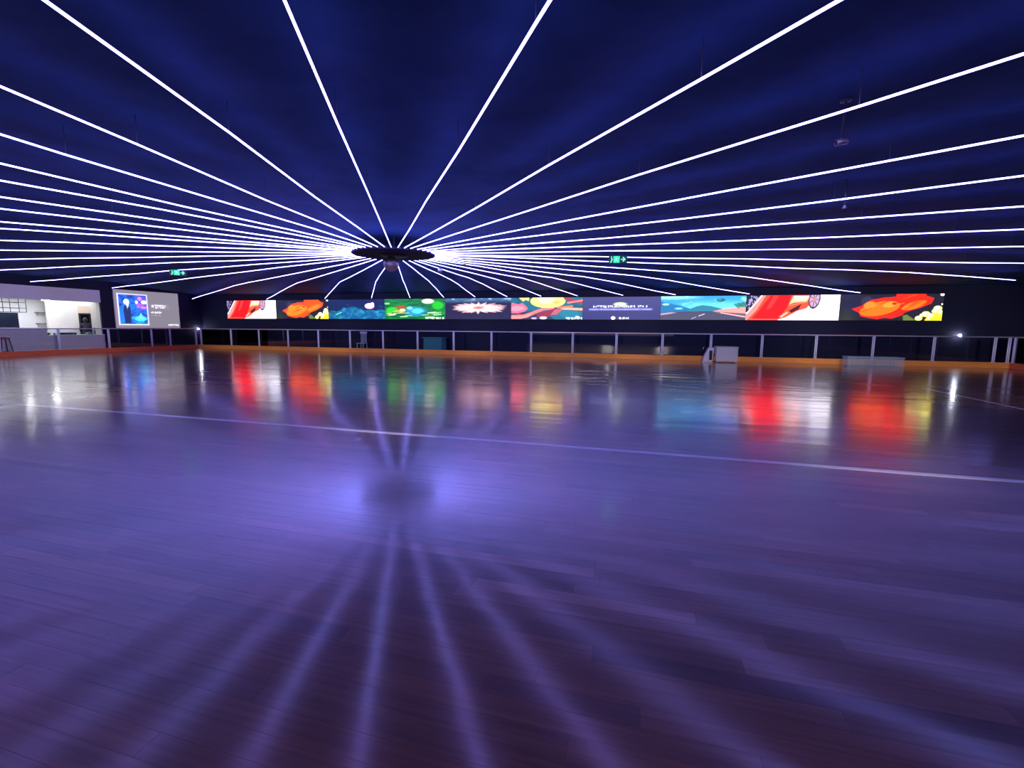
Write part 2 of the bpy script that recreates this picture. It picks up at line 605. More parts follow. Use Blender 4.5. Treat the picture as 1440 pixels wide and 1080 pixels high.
# ------------------------------------------------------------------ rink barriers
def barrier(label, kick_mat, axis, fixed, ends, posts, out):
    """axis 'x' or 'y': the direction of the run; out = side (+1/-1) the back of the kick board lies on"""
    t = empty('rink_barrier', ((ends[0] + ends[1]) / 2, fixed, 0) if axis == 'x' else (fixed, (ends[0] + ends[1]) / 2, 0), label, 'barrier', 'barriers around the rink')

    def bx(a0, a1, c0, c1, z0, z1, m=None):
        m = m or MB()
        lo, hi = min(c0, c1), max(c0, c1)
        return m.box(a0, a1, lo, hi, z0, z1) if axis == 'x' else m.box(lo, hi, a0, a1, z0, z1)

    bx(ends[0], ends[1], fixed, fixed + 0.07 * out, 0.004, 0.205, bx(ends[0], ends[1], fixed - 0.012 * out, fixed + 0.08 * out, 0.205, 0.224)).build('kick_board', kick_mat, t)
    c = fixed + 0.035 * out
    p = [(ends[0], c, 1.175), (ends[1], c, 1.175)] if axis == 'x' else [(c, ends[0], 1.175), (c, ends[1], 1.175)]
    MB().tube(p, 0.026, 10).build('top_rail', M['rail'], t)
    for a in posts:
        pm = MB()
        for d in (-0.028, 0.028):
            q = (a + d, c) if axis == 'x' else (c, a + d)
            pm.tube([(q[0], q[1], 0.224), (q[0], q[1], 1.155)], 0.023, 8)
        bx(a - 0.06, a + 0.06, c - 0.035, c + 0.035, 0.224, 0.236, pm)
        pm.build('post', M['post'], t)
    for a, b in zip(posts[:-1], posts[1:]):
        if b - a > 0.2:
            bx(a + 0.055, b - 0.055, c - 0.005, c + 0.005, 0.25, 1.145).build('glass_panel', M['glass'], t)
    return t


far_posts = [-25.30] + [-23.054 + 2.00167 * i for i in range(18)] + [12.87, 13.30]
barrier('long glass barrier with orange kick board below the LED screens', M['kick'], 'x', RY1, (RX0 - .075, RX1 + .075), far_posts, 1)
left_posts = [-1.8, 0.3, 2.35, 4.4, 6.45, 8.5, 10.55, 12.6, 14.65, 16.70, 18.79, 19.81, 21.38]
barrier('glass barrier with red kick board in front of the white servery', M['kick_red'], 'y', RX0, (RY0, RY1 - .015), left_posts, -1)
right_posts = [-1.8, 0.2, 2.3, 4.4, 6.5, 8.6, 10.7, 12.8, 14.9, 17.0, 19.1, 21.38]
barrier('glass barrier with red kick board at the right frame edge', M['kick_red'], 'y', RX1, (RY0, RY1 - .015), right_posts, 1)

# ------------------------------------------------------------------ radial light strips
CX, CY, HUB_R = -6.34, 11.10, 1.04
STRIP_Z = 0.30
AZ = {0: 144.98, 1: 136.52, 2: 128.09, 3: 117.8, 4: 108.83, 5: 99.41, 6: 89.65, 7: 81.09, 8: 71.65, 9: 64.02, 10: 53.3, 11: 43.1, 12: 32.7, 13: 24.7,
      14: 15.6, 15: 6.3, 16: -2.0, 17: -10.0, 18: -18.5, 19: -27.0, 20: -35.3, 21: -44.5, 22: -53.0, 23: -61.05, 24: -71.47, 25: -80.29, 26: -89.57,
      27: -97.7, 28: -105.9, 29: -115.08, 30: -126.58, 31: -134.02, 32: -145.15, 33: -154.09, 34: -163.75, 35: -170.78, 36: 179.76, 37: 171.31,
      38: 162.26, 39: 153.79}
FAR_END = {10: 8.93, 11: 4.65, 12: 1.51, 13: -0.88, 14: -3.07, 15: -4.9, 16: -6.69, 17: -8.44, 18: -10.22, 19: -12.22, 20: -14.61, 21: -17.67, 22: -21.78}
ORD = ['first', 'second', 'third', 'fourth', 'fifth', 'sixth', 'seventh', 'eighth', 'ninth', 'tenth', 'eleventh', 'twelfth', 'thirteenth', 'fourteenth', 'fifteenth']
STRIP_END = {10: 'above the right-hand poppy screen', 11: 'above the large red car screen', 12: 'above the coastal road screen', 13: 'above the indigo text screen',
             14: 'above the right end of the moonlit branches screen', 15: 'above the middle of the moonlit branches screen', 16: 'above the left end of the moonlit branches screen',
             17: 'above the pale lotus screen', 18: 'between the green pond and lotus screens', 19: 'above the middle of the green pond screen', 20: 'above the blue underwater screen',
             21: 'above the small left-hand poppy screen', 22: 'above the small left-hand car screen', 23: 'into the far left corner past the grey projection',
             24: 'above the grey projection', 25: 'above the white servery fascia'}


def strip_label(k):
    if k in STRIP_END:
        return 'white violet light strip ending ' + STRIP_END[k]
    if k < 10:
        return 'white violet light strip, %s along from the right-hand poppy screen strip towards the ceiling centre' % ORD[9 - k]
    if k <= 37:
        return 'white violet light strip on the left, %s above the strip over the servery fascia' % ORD[k - 26]
    return {38: 'white violet light strip running into the top left corner', 39: 'steep white violet light strip overhead, left of the centre'}[k]


for k in range(40):
    a = R(AZ[k])
    dx, dy = math.sin(a), math.cos(a)
    pts = []
    if k in FAR_END:
        t_b = (17.6 - CY) / dy
        if k == 10:
            t_b = 12.5
        pts = [(CX + dx * HUB_R, CY + dy * HUB_R)]
        for q in (0.35, 0.7, 0.93):
            t = HUB_R + (t_b - HUB_R) * q
            pts.append((CX + dx * t, CY + dy * t))
        pts.append((CX + dx * t_b, CY + dy * t_b))
        bx_, by_ = pts[-1]
        for q in (0.25, 0.5, 0.75, 1.0):
            pts.append((bx_ + (FAR_END[k] - bx_) * q, by_ + (23.0 - by_) * q))
    else:
        lim = 60.0
        if dx < 0:
            lim = min(lim, (X_LEFT + 0.25 - CX) / dx)
        if dx > 0:
            lim = min(lim, (X_RIGHT - 0.5 - CX) / dx)
        if dy < 0:
            lim = min(lim, (Y_NEAR + 0.3 - CY) / dy)
        if dy > 0:
            lim = min(lim, (Y_FAR - 0.3 - CY) / dy)
        if k == 9:
            lim = 20.9
        n = max(5, int(lim / 2.2))
        for i in range(n + 1):
            t = HUB_R + (lim - HUB_R) * i / n
            pts.append((CX + dx * t, CY + dy * t))
    P = []
    for i, (x, y) in enumerate(pts):
        wob = rng.uniform(-0.014, 0.014) if 0 < i < len(pts) - 1 else 0
        P.append((x, y, ceil_z(y) - STRIP_Z + wob))
    st = MB().tube(P, 0.0105, 8).build('light_strip', M['led'])
    tag(st, strip_label(k), 'light strip', 'radial light strips under the ceiling')
    for (e, f) in ((0, 1), (-1, -2)):
        A, B = Vector(P[e]), Vector(P[f])
        d = (B - A).normalized()
        MB().tube([A - d * 0.03, A + d * 0.015], 0.016, 8).build('end_cap', M['grey_metal'], st)
    for p in P[1:-1]:
        MB().tube([p, (p[0], p[1], ceil_z(p[1]) + 0.01)], 0.0035, 5).build('hanger', M['wire'], st)

# ------------------------------------------------------------------ hub, mirror balls
hub = empty('ceiling_hub', (CX, CY, CEIL), 'dark toothed round hub where all the light strips meet', 'ceiling hub')
hv = MB()
outer, N = [], 40
for i in range(N * 4):
    an = 2 * math.pi * i / (N * 4)
    r = HUB_R + (0.03 if i % 4 in (0, 1) else -0.035)
    outer.append((math.cos(an) * r, math.sin(an) * r))
n = len(outer)
hv.add([(CX + x, CY + y, 3.265) for x, y in outer] + [(CX + x, CY + y, 3.325) for x, y in outer],
       [tuple(range(n)), tuple(range(2 * n - 1, n - 1, -1))] + [(i, (i + 1) % n, n + (i + 1) % n, n + i) for i in range(n)])
hv.build('toothed_disc', M['hub'], hub)
MB().lathe([(0.30, 0.0), (0.34, 0.02), (0.34, 0.04), (0.30, 0.05)], (CX, CY, 3.222), 32).build('motor_plate', M['black_metal'], hub)
for i in range(6):
    an = i * math.pi / 3
    p = (CX + 0.8 * math.cos(an), CY + 0.8 * math.sin(an))
    MB().tube([(p[0], p[1], 3.32), (p[0], p[1], CEIL + 0.01)], 0.012, 6).build('hanger', M['wire'], hub)


def mirror_ball(loc, rad, top, label, seg, rings):
    t = empty('mirror_ball', loc, label, 'mirror ball', 'mirror balls')
    bm = bmesh.new()
    bmesh.ops.create_uvsphere(bm, u_segments=seg, v_segments=rings, radius=rad)
    bmesh.ops.inset_individual(bm, faces=[f for f in bm.faces if len(f.verts) == 4], thickness=rad * 0.018, depth=-rad * 0.0)
    for f in bm.faces:
        pass
    for v in bm.verts:
        v.co += Vector(loc)
    b = MB().bm(bm)
    bm.free()
    b.build('mirror_tiles', M['mirror'], t)
    MB().lathe([(rad * 0.22, 0), (rad * 0.22, rad * 0.12), (rad * 0.1, rad * 0.16)], (loc[0], loc[1], loc[2] + rad * 0.97), 12).build('top_cap', M['grey_metal'], t)
    MB().tube([(loc[0], loc[1], loc[2] + rad), (loc[0], loc[1], top)], max(0.008, rad * 0.05), 6).build('hanging_rod', M['wire'], t)
    return t


mirror_ball((-6.40, 11.04, 3.03), 0.195, 3.225, 'large mirror ball hanging under the dark hub', 30, 18)
mirror_ball((-5.92, 13.08, 3.1), 0.075, CEIL + 0.01, 'small mirror ball on a rod right of the hub', 14, 9)
mirror_ball((-4.40, 11.21, 3.0), 0.042, CEIL + 0.01, 'tiniest mirror ball, farther right of the hub', 10, 7)

# ------------------------------------------------------------------ pictures for the screens
class Pic:
    def __init__(self, w, h, bg, aspect):
        self.w, self.h = w, h
        ss = 3
        self.ss = ss
        self.u = (np.arange(w * ss) + .5)[None, :] / (w * ss) * np.ones((h * ss, 1))
        self.v = (np.arange(h * ss) + .5)[:, None] / (h * ss) * np.ones((1, w * ss))
        self.a = np.zeros((h * ss, w * ss, 3)) + np.array(bg)
        self.asp = aspect

    def put(self, mask, col, al=1.0):
        k = (mask * al)[..., None]
        self.a = self.a * (1 - k) + np.array(col) * k
        return self

    def ell(self, cx, cy, rx, ry, col, al=1.0, rot=0.0, soft=0.0):
        x, y = (self.u - cx) * self.asp, (self.v - cy)
        c, s = math.cos(rot), math.sin(rot)
        d = ((x * c + y * s) / (rx * self.asp)) ** 2 + ((-x * s + y * c) / ry) ** 2
        m = (d < 1).astype(float) if soft == 0 else np.clip((1 - d) / soft, 0, 1)
        return self.put(m, col, al)

    def poly(self, pts, col, al=1.0):
        ins = np.zeros(self.u.shape, bool)
        j = len(pts) - 1
        for i in range(len(pts)):
            xi, yi = pts[i]
            xj, yj = pts[j]
            if yi != yj:
                c = ((yi > self.v) != (yj > self.v)) & (self.u < (xj - xi) * (self.v - yi) / (yj - yi) + xi)
                ins ^= c
            j = i
        return self.put(ins.astype(float), col, al)

    def line(self, p, q, w, col, al=1.0):
        px, py = p[0] * self.asp, p[1]
        dx, dy = (q[0] - p[0]) * self.asp, q[1] - p[1]
        t = np.clip(((self.u * self.asp - px) * dx + (self.v - py) * dy) / (dx * dx + dy * dy + 1e-9), 0, 1)
        d = np.hypot(self.u * self.asp - px - t * dx, self.v - py - t * dy)
        return self.put((d < w).astype(float), col, al)

    def noise(self, nx, ny, seed):
        r = np.random.RandomState(seed)
        g = r.rand(ny + 2, nx + 2)
        x, y = self.u * nx, self.v * ny
        i, j = x.astype(int), y.astype(int)
        fx, fy = x - i, y - j
        fx, fy = fx * fx * (3 - 2 * fx), fy * fy * (3 - 2 * fy)
        return (g[j, i] * (1 - fx) + g[j, i + 1] * fx) * (1 - fy) + (g[j + 1, i] * (1 - fx) + g[j + 1, i + 1] * fx) * fy

    def glyphs(self, x0, x1, y, hh, col, seed, gap=0.25, cell=None):
        r = random.Random(seed)
        x = x0
        while x < x1:
            w = (cell or hh * 0.75 / self.asp)
            if r.random() > gap:
                for _ in range(3):
                    if r.random() < 0.5:
                        xx = x + r.random() * w * 0.8
                        self.poly([(xx, y - hh / 2), (xx + w * .25, y - hh / 2), (xx + w * .25, y + hh / 2), (xx, y + hh / 2)], col)
                    else:
                        yy = y - hh / 2 + r.random() * hh * .8
                        self.poly([(x, yy), (x + w * .85, yy), (x + w * .85, yy + hh * .25), (x, yy + hh * .25)], col)
            x += w * 1.15
        return self

    def cells(self):
        s = self.ss
        t = self.a.reshape(self.h, s, self.w, s, 3).mean((1, 3))
        q = np.clip((t - .5) / .5, 0, 1)
        return t / SCREEN_GAIN + (1 - 1 / SCREEN_GAIN) * q * q * (3 - 2 * q)      # brightest colours run past white, as on the real panels


def pic_car():
    p = Pic(144, 42, (0.90, 0.86, 0.97), 3.36)
    p.poly([(0.78, 0), (1, 0), (1, .5), (0.86, .3)], (1.0, .98, 1.0), .6)
    p.poly([(0, 0), (.17, 0), (.05, .62), (0, .7)], (0.02, 0.015, 0.05))
    for q in range(26):
        x, y = NR.rand() * .12, NR.rand() * .55
        if x / .17 + y / .75 < 0.9:
            p.ell(x, y, .008, .04, (0.55, .5, .65))
    p.poly([(.155, 0), (.27, 0), (.12, .62), (.02, 1), (0, 1), (0, .75)], (0.85, 0.42, 0.40))
    p.line((.17, 0), (.015, .72), .02, (.95, .85, .9))
    p.poly([(.215, 0), (.30, 0), (.14, .7), (.06, 1), (.02, 1), (.12, .6)], (1.0, .10, .03))
    p.poly([(.265, 0), (.50, 0), (.47, .25), (.46, .55), (.40, .8), (.345, 1), (.06, 1), (.14, .65)], (1.0, .006, .008))
    p.poly([(.30, 0), (.36, 0), (.28, .5), (.22, .6)], (1.0, .12, .08), .45)
    p.poly([(.49, 0), (.735, 0), (.75, .1), (.66, .52), (.56, .64), (.44, .9), (.345, 1), (.40, .78), (.45, .5)], (.92, .13, .04))
    p.poly([(.51, .02), (.70, .02), (.655, .26), (.52, .30), (.47, .38)], (1.0, .62, .52))
    p.poly([(.525, .04), (.68, .06), (.63, .15), (.53, .17)], (1.0, .9, .88))
    p.poly([(.47, .62), (.61, .32), (.575, .58), (.50, .72)], (.10, .008, .008))
    p.poly([(.375, .86), (.45, .66), (.47, .70), (.40, .9)], (1.0, .6, .5))
    p.line((.47, .42), (.66, .27), .012, (1, .4, .25))
    p.ell(.735, .18, .062, .37, (.05, .04, .06), rot=.12)
    p.ell(.735, .18, .05, .30, (.62, .52, .62), rot=.12)
    for i in range(7):
        a = i * math.pi * 2 / 7
        p.line((.735, .18), (.735 + .05 * math.cos(a), .18 + .3 * math.sin(a)), .012, (.12, .06, .10))
    p.ell(.735, .18, .014, .08, (.8, .3, .3))
    p.line((.05, .97), (.34, .97), .02, (1, .3, .2), .6)
    return p.cells()


def pic_poppy(or_):
    p = Pic(144, 42, (0.020, 0.018, 0.040), 3.36)
    p.put(np.clip(1 - np.abs(p.u - .12) / .12, 0, 1) * np.clip(1 - np.abs(p.v - .4) / .5, 0, 1), (.012, .02, .10), .8)
    p.put(np.clip(1 - np.abs(p.u - .08) / .12, 0, 1) * np.clip(p.v * 1.6 - .7, 0, 1), (.05, .07, .03), .8)
    p.ell(.30, .25, .07, .2, (.06, .05, .12), rot=-.2)
    S = [(.124, .56), (.15, .53), (.22, .44), (.27, .30), (.32, .21), (.44, .13), (.55, .10), (.555, -.05), (.82, -.05), (.84, .08), (.91, .16), (.89, .35), (.79, .52),
         (.67, .66), (.61, .82), (.525, .93), (.46, .90), (.38, .95), (.29, .90), (.22, .84), (.20, .70), (.175, .66)]
    red, orange = ((1.0, .03, .008), (1.0, .26, .01)) if or_ < .5 else ((1.0, .13, .01), (1.0, .34, .015))
    p.poly(S, red)
    p.ell(.40, .55, .20, .26, orange, rot=-.22)
    p.ell(.73, .42, .12, .13, orange, rot=-.35)
    p.ell(.30, .42, .06, .14, (1.0, .38, .03), rot=-.3)
    p.ell(.50, .40, .07, .10, (1.0, .5, .05), rot=-.2)
    p.ell(.54, .36, .025, .05, (.6, .03, .01))
    for i in range(26):
        x, y = .22 + .6 * NR.rand(), .1 + .75 * NR.rand()
        p.line((x, y), (x + .10, y - .10 - .1 * NR.rand()), .012, (.30, .0, .0) if i % 3 else (.8, .40, .04), .75)
    p.poly([(.56, .06), (.80, .02), (.70, .25), (.56, .35)], red, .7)
    # keep the flower's outline clean
    keep = Pic(144, 42, (0, 0, 0), 3.36).poly(S, (1, 1, 1)).a[..., :1]
    bg = Pic(144, 42, (0.020, 0.018, 0.040), 3.36)
    bg.put(np.clip(1 - np.abs(bg.u - .12) / .12, 0, 1) * np.clip(1 - np.abs(bg.v - .4) / .5, 0, 1), (.012, .02, .10), .8)
    bg.put(np.clip(1 - np.abs(bg.u - .08) / .12, 0, 1) * np.clip(bg.v * 1.6 - .7, 0, 1), (.05, .07, .03), .8)
    bg.ell(.27, .28, .06, .2, (.05, .045, .10), rot=-.2)
    p.a = p.a * keep + bg.a * (1 - keep)
    p.poly([(.63, .82), (.67, .78), (.76, 1), (.64, 1)], (.20, .28, .05))
    p.poly([(.84, 1), (.88, .80), (1, .66), (1, 1)], (.95, .78, .03))
    for (x, y, r) in ((.785, .92, .035), (.85, .76, .04), (.90, .82, .03), (.955, .55, .04), (.93, .66, .03), (.985, .70, .03), (.81, .82, .02), (.88, .93, .02)):
        p.ell(x, y, r, r * 2.6, (.85, .86, .42))
        p.ell(x - .005, y - .04, r * .6, r * 1.4, (1, 1, .8))
    p.ell(.985, .03, .02, .05, (1, .95, .85))
    p.ell(.99, .39, .008, .03, (.9, .9, .8))
    return p.cells()


def pic_sea():
    p = Pic(144, 42, (0.008, 0.025, 0.13), 3.36)
    n = p.noise(14, 8, 3) * .6 + p.noise(40, 20, 4) * .4
    top = .62 - .35 * np.exp(-((p.u - .40) / .22) ** 2) - .22 * np.exp(-((p.u - .95) / .18) ** 2)
    m = np.clip((p.v - top) * 6 + (n - .5) * 2.2, 0, 1)
    p.put(m, (.005, .16, .48), .9)
    p.put(m * np.clip(n * 3 - 1.55, 0, 1), (.03, .45, .62), .9)
    p.put(np.clip((p.v - .55) * 3, 0, 1) * np.clip((.28 - p.u) * 6, 0, 1) * np.clip(n * 2.2 - .6, 0, 1), (.02, .40, .30), .9)
    for i in range(18):
        x, y = .05 + .85 * NR.rand(), .5 + .45 * NR.rand()
        p.line((x, y), (x + .05, y - .1 + .2 * NR.rand()), .014, (.06, .55, .62), .6)
    p.ell(.74, .34, .085, .15, (.80, .60, .85))
    p.ell(.73, .32, .05, .09, (1, .95, 1))
    p.ell(.79, .24, .03, .08, (.95, .8, .95))
    p.line((.14, .78), (.24, .66), .02, (.2, .75, .6))
    return p.cells()


def pic_pond():
    p = Pic(144, 42, (0.008, 0.20, 0.07), 3.36)
    n = p.noise(6, 16, 8) * .6 + p.noise(22, 30, 9) * .4
    p.put(np.clip(n * 3 - 1.3, 0, 1), (.01, .45, .06), .9)
    p.put(np.clip(1.2 - n * 3, 0, 1), (.005, .07, .07), .8)
    p.ell(.88, .33, .11, .24, (.02, .60, .03), soft=.5)
    p.ell(.13, .58, .13, .22, (.05, .62, .04), soft=.5)
    p.ell(.52, .62, .22, .28, (.03, .42, .62), soft=.6)
    p.ell(.55, .60, .12, .16, (.12, .68, .80), soft=.6)
    p.ell(.42, .45, .06, .10, (.25, .70, .75), soft=.6)
    p.ell(.27, .40, .10, .10, (.55, .12, .04), soft=.6)
    p.ell(.24, .64, .12, .10, (.62, .58, .20), soft=.7)
    p.ell(.30, .55, .06, .08, (.95, .8, .55), soft=.7)
    p.ell(.72, .12, .11, .13, (.95, 1, .9), soft=.5)
    p.ell(.04, .22, .05, .05, (.3, .7, .3))
    p.ell(.10, .75, .10, .05, (.80, .85, .6), soft=.6)
    for i in range(22):
        x, y = NR.rand() * .9, .62 + .34 * NR.rand()
        if x < .35 or x > .6:
            p.line((x, y), (x + .12, y - .03), .018, [(.55, .75, .45), (.01, .10, .05), (.8, .9, .75)][i % 3], .8)
    p.glyphs(.68, .97, .95, .08, (1, 1, 1), 5, .1)
    return p.cells()


def pic_lotus():
    p = Pic(144, 42, (0.018, 0.02, 0.085), 3.36)
    p.put(np.clip(1 - p.v * 4.2, 0, 1), (.10, .28, .55), .9)
    n = p.noise(16, 6, 21)
    p.put(np.clip(1 - p.v * 6, 0, 1) * np.clip(n * 4 - 1.8, 0, 1), (.55, .75, .95), .8)
    p.put(np.clip(p.v * 2.5 - 1.6, 0, 1), (.03, .024, .09), .8)
    r = random.Random(4)
    rows = [(20, .46, .30, .070, .62), (15, .36, .26, .075, .74), (11, .24, .20, .075, .86)]
    for (cnt, lx, ly, w, sh0) in rows:
        for i in range(cnt):
            an = 2 * math.pi * (i + r.uniform(-.15, .15)) / cnt
            L = r.uniform(.86, 1.04)
            sh = sh0 * r.uniform(.9, 1.05)
            tip = (.52 + lx * L * math.cos(an), .46 + ly * L * math.sin(an))
            m = (.52 + lx * .58 * math.cos(an), .46 + ly * .58 * math.sin(an))
            nx, ny = -math.sin(an) * w * .45, math.cos(an) * w * 1.1
            p.poly([(.52, .46), (m[0] + nx, m[1] + ny), tip, (m[0] - nx, m[1] - ny)], (1.2 * sh, .94 * sh, .97 * sh))
            p.line((m[0] - nx, m[1] - ny), tip, .008, (.70 * sh, .42 * sh, .46 * sh), .6)
    p.ell(.51, .46, .10, .11, (.80, .55, .50), soft=.8)
    p.ell(.49, .44, .06, .08, (.70, .55, .45), soft=.6)
    for i in range(10):
        a = r.uniform(0, 6.28)
        p.line((.5, .46), (.5 + .15 * math.cos(a), .46 + .15 * math.sin(a)), .01, (.38, .15, .16), .7)
    return p.cells()


def pic_moon():
    p = Pic(144, 42, (0.015, 0.22, 0.34), 3.36)
    n = p.noise(9, 7, 31)
    p.put(np.clip(n * 4 - 2.2, 0, 1), (.02, .10, .22), .8)
    p.poly([(0, .75), (.3, .6), (.5, .75), (.62, 1), (0, 1)], (.04, .05, .14), .9)
    p.poly([(0, .22), (.10, .30), (.16, .24), (.24, .48), (.20, .62), (.10, .72), (0, .70)], (.85, .24, .42))
    p.poly([(0, .42), (.08, .36), (.17, .40), (.20, .52), (.08, .62), (0, .6)], (.95, .45, .55))
    p.poly([(0, .80), (.18, .78), (.34, .60), (.44, .48), (.60, .46), (.62, .52), (.46, .58), (.36, .72), (.22, .93), (0, .97)], (.85, .32, .33))
    p.poly([(0, .86), (.16, .86), (.30, .70), (.26, .86), (.14, .98), (0, .98)], (.95, .50, .45), .8)
    p.ell(.52, .16, .245, .31, (.98, .80, .36))
    p.ell(.50, .12, .17, .20, (1, .93, .60), soft=.6)
    p.ell(.64, .22, .07, .12, (.90, .60, .25), soft=.6)
    p.poly([(.11, 0), (.26, 0), (.25, .16), (.21, .09), (.17, .17)], (.75, .75, .35))
    p.line((.76, .05), (1, .22), .055, (.55, .05, .08))
    p.line((.80, .24), (1, .14), .035, (.80, .35, .35))
    p.line((.72, .5), (1, .54), .05, (.92, .58, .45))
    p.line((.66, .46), (.86, .40), .04, (.75, .28, .20))
    p.poly([(.36, .72), (.62, .50), (.72, .55), (.58, .75), (.50, .95), (.38, .9)], (.42, .04, .10))
    p.poly([(.62, .55), (.74, .52), (.66, .78), (.56, .8)], (.70, .20, .25), .8)
    p.ell(.82, .74, .16, .2, (.015, .30, .50), soft=.5)
    p.ell(.46, .93, .05, .06, (.9, .85, .9))
    p.ell(.33, .95, .04, .04, (.7, .6, .75))
    p.glyphs(.77, .99, .95, .09, (1, 1, 1), 8, .05)
    p.ell(.93, .90, .03, .05, (1, 1, 1))
    return p.cells()


def pic_text():
    p = Pic(144, 42, (0.050, 0.052, 0.26), 3.36)
    p.put(np.clip(1.1 - p.v * 1.3, 0, 1), (.10, .11, .34), .6)
    p.put(np.clip(p.v * 2 - 1, 0, 1), (.035, .05, .24), .8)
    p.ell(.49, .32, .105, .10, (.80, .85, .62), soft=.7)
    p.glyphs(.14, .30, .42, .10, (.92, .92, 1), 12, .08)
    p.glyphs(.33, .84, .42, .10, (.92, .92, 1), 13, .08)
    p.poly([(.08, .51), (.90, .51), (.90, .585), (.08, .585)], (.32, .33, .72))
    p.glyphs(.10, .88, .548, .06, (.62, .62, .95), 14, .1)
    p.ell(.405, .93, .028, .07, (1, 1, 1))
    p.glyphs(.47, .60, .935, .09, (.95, .95, 1), 15, .05)
    return p.cells()


def pic_road():
    p = Pic(144, 42, (0.04, 0.52, 0.80), 3.36)
    n = p.noise(7, 6, 41) * .6 + p.noise(22, 16, 42) * .4
    p.put(np.clip(p.v * 2.2 - .25, 0, 1) * np.clip((p.u - .12) * 3, 0, 1), (.36, .80, .88), .85)
    p.put(np.clip(n * 4 - 2.0, 0, 1) * np.clip(1 - p.v * 2.2, 0, 1), (.75, .92, .80), .9)
    p.put(np.clip(1 - (p.v - .05) * 9, 0, 1) * np.clip(1.6 - p.u * 3, 0, 1), (.80, .90, .70), .7)
    p.poly([(0, .22), (.10, .30), (.24, .40), (.40, .58), (.40, .66), (0, .72)], (.01, .26, .55))
    p.poly([(.32, .58), (.44, .42), (.50, .38), (.60, .42), (.72, .52), (.80, .60), (.70, .66), (.36, .66)], (.03, .30, .48))
    p.ell(.06, .34, .05, .05, (.6, .8, .9), soft=.6)
    p.ell(.22, .52, .06, .05, (.35, .65, .85), soft=.6)
    p.poly([(.60, .66), (.74, .54), (.86, .50), (1, .46), (1, .78), (.8, .70)], (.78, .52, .46))
    p.poly([(.86, .34), (1, .24), (1, .48), (.9, .46)], (.03, .36, .30), .8)
    for (x, y) in ((.90, .36), (.94, .30), (.97, .34), (.92, .42), (.99, .28)):
        p.line((x, y + .1), (x - .03, y), .014, (.02, .22, .20))
        p.line((x, y + .1), (x + .03, y + .01), .014, (.02, .25, .22))
    p.poly([(0, .72), (.14, .66), (.60, .64), (1, .74), (1, 1), (0, 1)], (.09, .095, .19))
    p.poly([(0, .74), (.13, .68), (.20, .69), (.10, .76), (0, .80)], (.62, .48, .62))
    p.poly([(.20, .66), (.62, .64), (.64, .67), (.22, .70)], (.06, .06, .17))
    p.poly([(.64, .66), (1, .80), (1, .90), (.70, .72)], (.42, .25, .35))
    p.line((.72, .70), (1, .88), .015, (.9, .65, .65))
    p.line((.53, .75), (.46, .84), .012, (.8, .75, .85))
    p.line((.43, .88), (.38, .96), .014, (.6, .55, .7))
    p.ell(.715, .17, .05, .075, (.02, .22, .22))
    p.ell(.70, .15, .02, .03, (.08, .45, .48))
    return p.cells()


